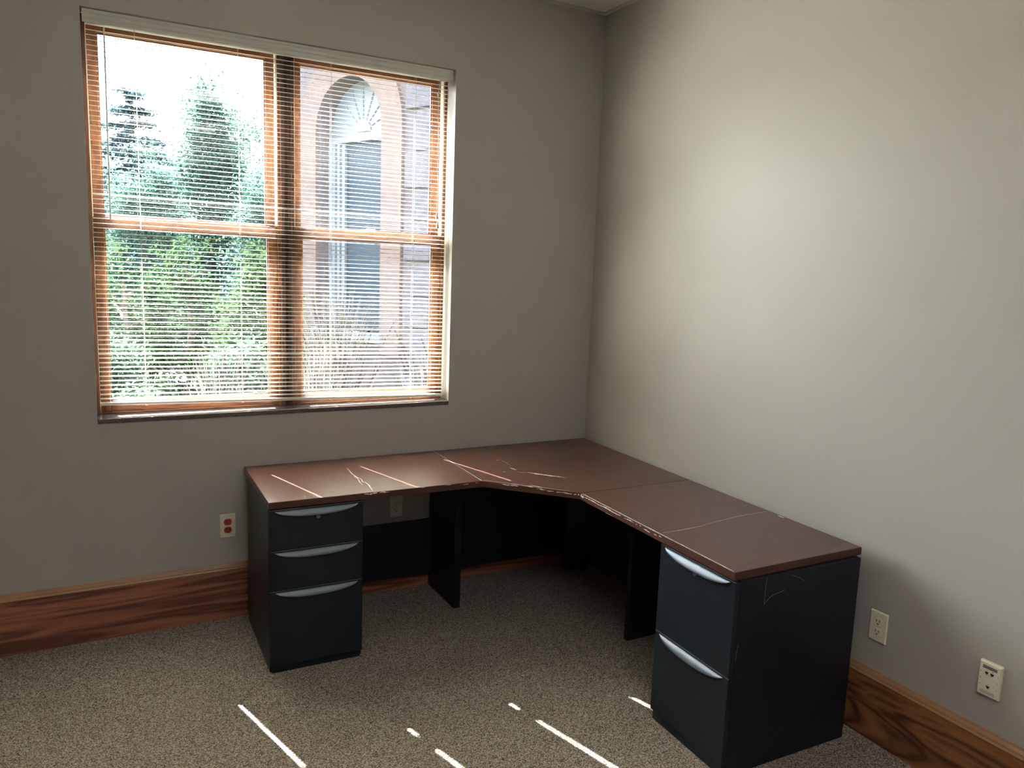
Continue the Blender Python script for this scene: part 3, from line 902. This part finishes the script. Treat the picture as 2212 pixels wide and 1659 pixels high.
def grass_clump(label, loc, height, n, spread):
    t = thing('ornamental_grass', label, 'grass', loc, random.uniform(0, 6), 'clumps of dry ornamental grass')
    m_ = MB(); hd = MB()
    for i in range(n):
        a = random.uniform(0, 2 * math.pi); lean = min(.34, abs(random.gauss(.12, .10)) * spread)
        h = height * random.uniform(.55, 1.05); w = random.uniform(.0018, .0038)
        bx, by = random.gauss(0, .07), random.gauss(0, .07)
        pts = []
        for k in range(5):
            s = k / 4
            rr = lean * s ** 1.8 * h
            pts.append(Vector((bx + math.cos(a) * rr, by + math.sin(a) * rr, h * (s - .18 * lean * s * s))))
        sd = Vector((-math.sin(a + .6), math.cos(a + .6), 0))
        vv = []
        for k, p in enumerate(pts):
            ww = w * (1 - .75 * k / 4)
            vv += [p + sd * ww, p - sd * ww]
        m_.add(vv, [(2*k, 2*k + 1, 2*k + 3, 2*k + 2) for k in range(4)])
        if i % 5 == 0:
            hd.tube([pts[3], (pts[3] + pts[4]) / 2, pts[4]], [.003, .008, .002], 5)
    tag(m_.build('blades', M['straw'], t), kind='stuff')
    tag(hd.build('seed_heads', M['straw'], t), kind='stuff')
    return t
for lab, x, y, h, n, sp in (('tall dry grass clump in front of the arch', -.72, 2.85, 1.72, 460, 1.3),
                            ('dry grass clump at the corner of the facade', .32, 2.85, 1.42, 380, 1.5),
                            ('dry grass clump at the foot of the mullion', -1.18, 1.70, 1.38, 420, 1.6),
                            ('low dry grass clump below the right window', -.28, 1.70, 1.30, 420, 1.6),
                            ('low dry grass clump among the green shrubs', -1.68, 2.80, 1.25, 360, 1.7)):
    grass_clump(lab, (x, y, ZG), h, n, sp)

# neighbouring wing: angled facade with an arched, recessed window
fw = thing('building_wing', 'pink stone building wing with a tall arched window', 'building', (.87, 4.5, ZG), math.atan2(.917, -.4))
SC, RA, ZS, ZSILL = 1.435, .605, 3.32 - ZG, .87 - ZG
TOPZ, DEP = 6.2, .38
w_ = MB()
w_.box((-2.6, -DEP, 0), (SC - RA, 0, TOPZ)); w_.box((SC + RA, -DEP, 0), (3.0, 0, TOPZ)); w_.box((SC - RA, -DEP, 0), (SC + RA, 0, ZSILL))
NA = 20
for i in range(NA):
    a0 = math.pi * i / NA; a1 = math.pi * (i + 1) / NA
    x0, z0 = SC + RA * math.cos(a0), ZS + RA * math.sin(a0); x1, z1 = SC + RA * math.cos(a1), ZS + RA * math.sin(a1)
    w_.add([(x0, 0, z0), (x1, 0, z1), (x1, 0, TOPZ), (x0, 0, TOPZ), (x0, -DEP, z0), (x1, -DEP, z1), (x1, -DEP, TOPZ), (x0, -DEP, TOPZ)],
           [(0, 1, 2, 3), (4, 7, 6, 5), (0, 4, 5, 1), (3, 2, 6, 7)])
w_.build('wall', M['stucco'], fw)
box('return_wall', (2.66, -3.0, 0), (3.0, -DEP, TOPZ), M['stucco'], fw)
bd = MB(); r0, r1 = RA + .002, RA + .345
for i in range(NA):
    a0 = math.pi * i / NA; a1 = math.pi * (i + 1) / NA
    q = [(SC + r * math.cos(a), ZS + r * math.sin(a)) for r, a in ((r0, a0), (r1, a0), (r1, a1), (r0, a1))]
    bd.add([(x, 0.0, z) for x, z in q] + [(x, .045, z) for x, z in q], [(4, 5, 6, 7), (0, 4, 7, 3), (1, 2, 6, 5)])
bd.box((SC - r1, 0, ZSILL - .25), (SC - r0, .045, ZS)); bd.box((SC + r0, 0, ZSILL - .25), (SC + r1, .045, ZS))
bd.build('arch_band', M['band_ext'], fw)
box('stone_sill', (SC - RA - .05, -.2, ZSILL - .12), (SC + RA + .05, .09, ZSILL), M['ext_white'], fw, .01)
fan = MB(); NR = 16
pts = [(SC + (RA - .001) * math.cos(math.pi * i / NR), ZS + (RA - .001) * math.sin(math.pi * i / NR)) for i in range(NR + 1)]
fan.extrude([(SC + RA - .001, ZS - .05)] + pts + [(SC - RA + .001, ZS - .05)], -.26, -.21, 'y')
fan.build('arch_panel', M['ext_white'], fw)
for i in range(1, 8):
    a = math.pi * i / 8
    c_, s_ = math.cos(a), math.sin(a)
    MB().tube([(SC + .16 * c_, -.205, ZS + .16 * s_), (SC + .57 * c_, -.205, ZS + .57 * s_)], [.008, .012], 5).build('fan_rib', M['ext_white'], fw)
MB().extrude([(SC + .15 * math.cos(math.pi * i / 12), ZS + .15 * math.sin(math.pi * i / 12)) for i in range(13)], -.21, -.195, 'y').build('fan_boss', M['ext_white'], fw)
box('lintel', (SC - RA + .001, -.26, ZS - .12), (SC + RA - .001, -.16, ZS - .05), M['ext_white'], fw, .006)
for a, b, yf in ((SC - RA + .001, SC - RA + .07, -.15), (SC + RA - .13, SC + RA - .001, -.15), (SC + RA - .20, SC + RA - .15, -.17), (SC + RA - .28, SC + RA - .22, -.19)):
    box('window_stile', (a, -.26, ZSILL), (b, yf, ZS - .12), M['ext_white'], fw, .006)
box('pane', (SC - RA + .07, -.25, ZSILL), (SC + RA - .28, -.23, ZS - .12), M['ext_glass'], fw)
box('meeting_rail', (SC - RA + .07, -.23, ZSILL + 1.2), (SC + RA - .28, -.21, ZSILL + 1.25), M['ext_glass'], fw)
z = 0.0; k = 0
while z < TOPZ - .2:
    hgt = .36 + .05 * ((k * 7) % 3); wid = .42 if k % 2 else .30
    box('quoin', (.02, 0, z + .01), (.02 + wid, .03 + .01 * (k % 2), z + hgt - .01), M['quoin'], fw, .012)
    z += hgt; k += 1
